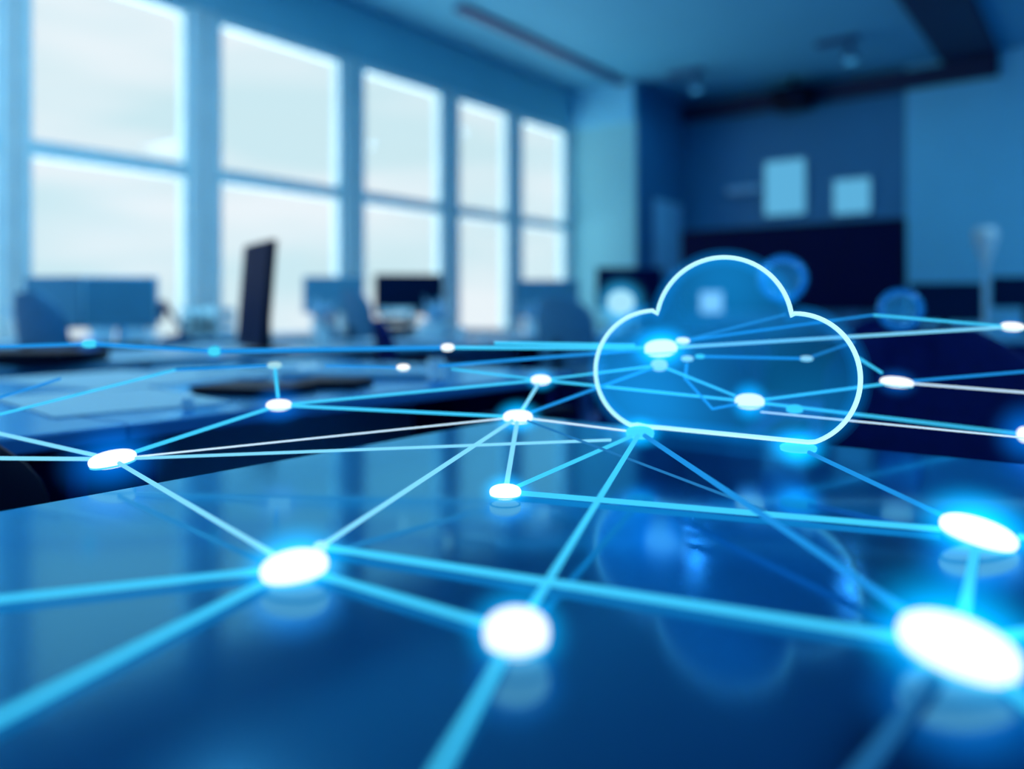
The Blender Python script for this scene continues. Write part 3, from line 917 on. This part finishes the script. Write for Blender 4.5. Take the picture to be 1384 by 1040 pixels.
# translucent body
m, nt, out = new_mat('translucent cloud light')
tr = nt.nodes.new('ShaderNodeBsdfTransparent'); tr.inputs[0].default_value = (0.80, 0.90, 0.97, 1)
em = nt.nodes.new('ShaderNodeEmission')
tc = nt.nodes.new('ShaderNodeTexCoord')
sp = nt.nodes.new('ShaderNodeSeparateXYZ')
nt.links.new(tc.outputs['Object'], sp.inputs[0])
def blob(cx, cz, rad, amt):
    """a soft patch of stronger light in the cloud body"""
    d_ = nt.nodes.new('ShaderNodeVectorMath'); d_.operation = 'DISTANCE'
    nt.links.new(tc.outputs['Object'], d_.inputs[0]); d_.inputs[1].default_value = (cx, 0, cz)
    r_ = nt.nodes.new('ShaderNodeMapRange'); r_.interpolation_type = 'SMOOTHSTEP'
    r_.inputs[1].default_value = 0; r_.inputs[2].default_value = rad
    r_.inputs[3].default_value = amt; r_.inputs[4].default_value = 0
    nt.links.new(d_.outputs['Value'], r_.inputs[0])
    return r_.outputs[0]
parts = []
for (px, py), rad, amt in (((980, 380), 0.14, 0.20), ((845, 520), 0.17, 0.19), ((900, 560), 0.14, 0.14), ((1090, 590), 0.16, 0.12)):
    c_ = cpt(px, py) - cen
    parts.append(blob(c_.x, c_.y, rad, amt))
acc = parts[0]
for q_ in parts[1:]:
    ad = nt.nodes.new('ShaderNodeMath'); ad.operation = 'ADD'
    nt.links.new(acc, ad.inputs[0]); nt.links.new(q_, ad.inputs[1]); acc = ad.outputs[0]
ad = nt.nodes.new('ShaderNodeMath'); ad.operation = 'ADD'; ad.inputs[1].default_value = 0.045
nt.links.new(acc, ad.inputs[0])
em.inputs[0].default_value = (0.01, 0.40, 1.0, 1)
nt.links.new(ad.outputs[0], em.inputs[1])
sh = nt.nodes.new('ShaderNodeAddShader')
nt.links.new(tr.outputs[0], sh.inputs[0]); nt.links.new(em.outputs[0], sh.inputs[1])
nt.links.new(sh.outputs[0], out.inputs[0])
M['cloud_body'] = m
bm = NB()
rings = [[Vector((p.x * 0.992, y, p.y * 0.992)) for p in loc] for y in (-0.004, 0.004)]
loft(bm, rings)
obj('body', bm, M['cloud_body'], t, smooth=False)
for rr in (0.0055, 0.008, 0.011, 0.0145):
    obj('edge_glow', tube(NB(), [(p.x, 0, p.y) for p in loc], rr, 14, True), M['cloud_glow'], t)
bm = NB()
tube(bm, [(loc[i].x, 0, loc[i].y - 0.012) for i in range(len(loc)) if 80 <= i <= 93], 0.016, 14)
obj('under_glow', bm, M['cloud_glow'], t)

# ------------------------------------------------------------------ bubbles of light beyond the focus
m, nt, out = new_mat('pale blue bubble')
tr = nt.nodes.new('ShaderNodeBsdfTransparent'); tr.inputs[0].default_value = (0.9, 0.96, 1, 1)
gl = nt.nodes.new('ShaderNodeBsdfGlossy'); gl.inputs[0].default_value = (0.2, 0.5, 0.7, 1); gl.inputs['Roughness'].default_value = 0.05
fr = nt.nodes.new('ShaderNodeFresnel'); fr.inputs[0].default_value = 1.5
mx = nt.nodes.new('ShaderNodeMixShader')
nt.links.new(fr.outputs[0], mx.inputs[0]); nt.links.new(tr.outputs[0], mx.inputs[1]); nt.links.new(gl.outputs[0], mx.inputs[2])
ve = nt.nodes.new('ShaderNodeEmission'); ve.inputs[0].default_value = (0.02, 0.38, 1.0, 1); ve.inputs[1].default_value = 2.2
nt.links.new(mx.outputs[0], out.inputs[0]); nt.links.new(ve.outputs[0], out.inputs['Volume'])
M['bubble'] = m
for px, py, r, d, label in ((1217, 419, 31, 2.0, 'translucent blue bubble with shiny rim right of the cloud'),
                            (1058, 377, 34, 2.1, 'translucent blue bubble behind the crown of the cloud')):
    bm = NB(); R = r * d / F; ellipsoid(bm, R, R, R, 40, 24)
    tag(obj('light_bubble', bm, M['bubble'], None, True, at(px, py, d)), label, 'bubble', 'bubbles of light')
bm = NB(); ellipsoid(bm, 0.05, 0.05, 0.045, 32, 18)
o = tag(obj('glowing_orb', bm, M['core_dim'], None, True, at(839, 409, 3.0)), 'blurred cyan glowing orb behind the upper left of the cloud', 'glowing orb')
bm = NB(); ellipsoid(bm, 1, 1, 1, 24, 14)
hl = obj('halo', bm, M['halo_orb'], o); hl.scale = (0.11, 0.11, 0.11)

# ------------------------------------------------------------------ camera
cam = bpy.data.cameras.new('camera')
co = bpy.data.objects.new('camera', cam)
COL.objects.link(co)
co.location = EYE
co.rotation_euler = (PI / 2, 0, YAW)
cam.sensor_width = 36.0
cam.lens = 36.0 * F / 1384.0
cam.shift_y = -(520.0 - HY) / 1384.0
cam.clip_start = 0.02
cam.dof.use_dof = True
cam.dof.focus_distance = 0.90
cam.dof.aperture_fstop = 1.45
SC.camera = co
SC.view_settings.view_transform = 'Standard'
SC.view_settings.look = 'None'
SC.view_settings.exposure = 0.0
SC.view_settings.gamma = 1.0
SC.view_settings.use_curve_mapping = False
SC.cycles.transparent_max_bounces = 32
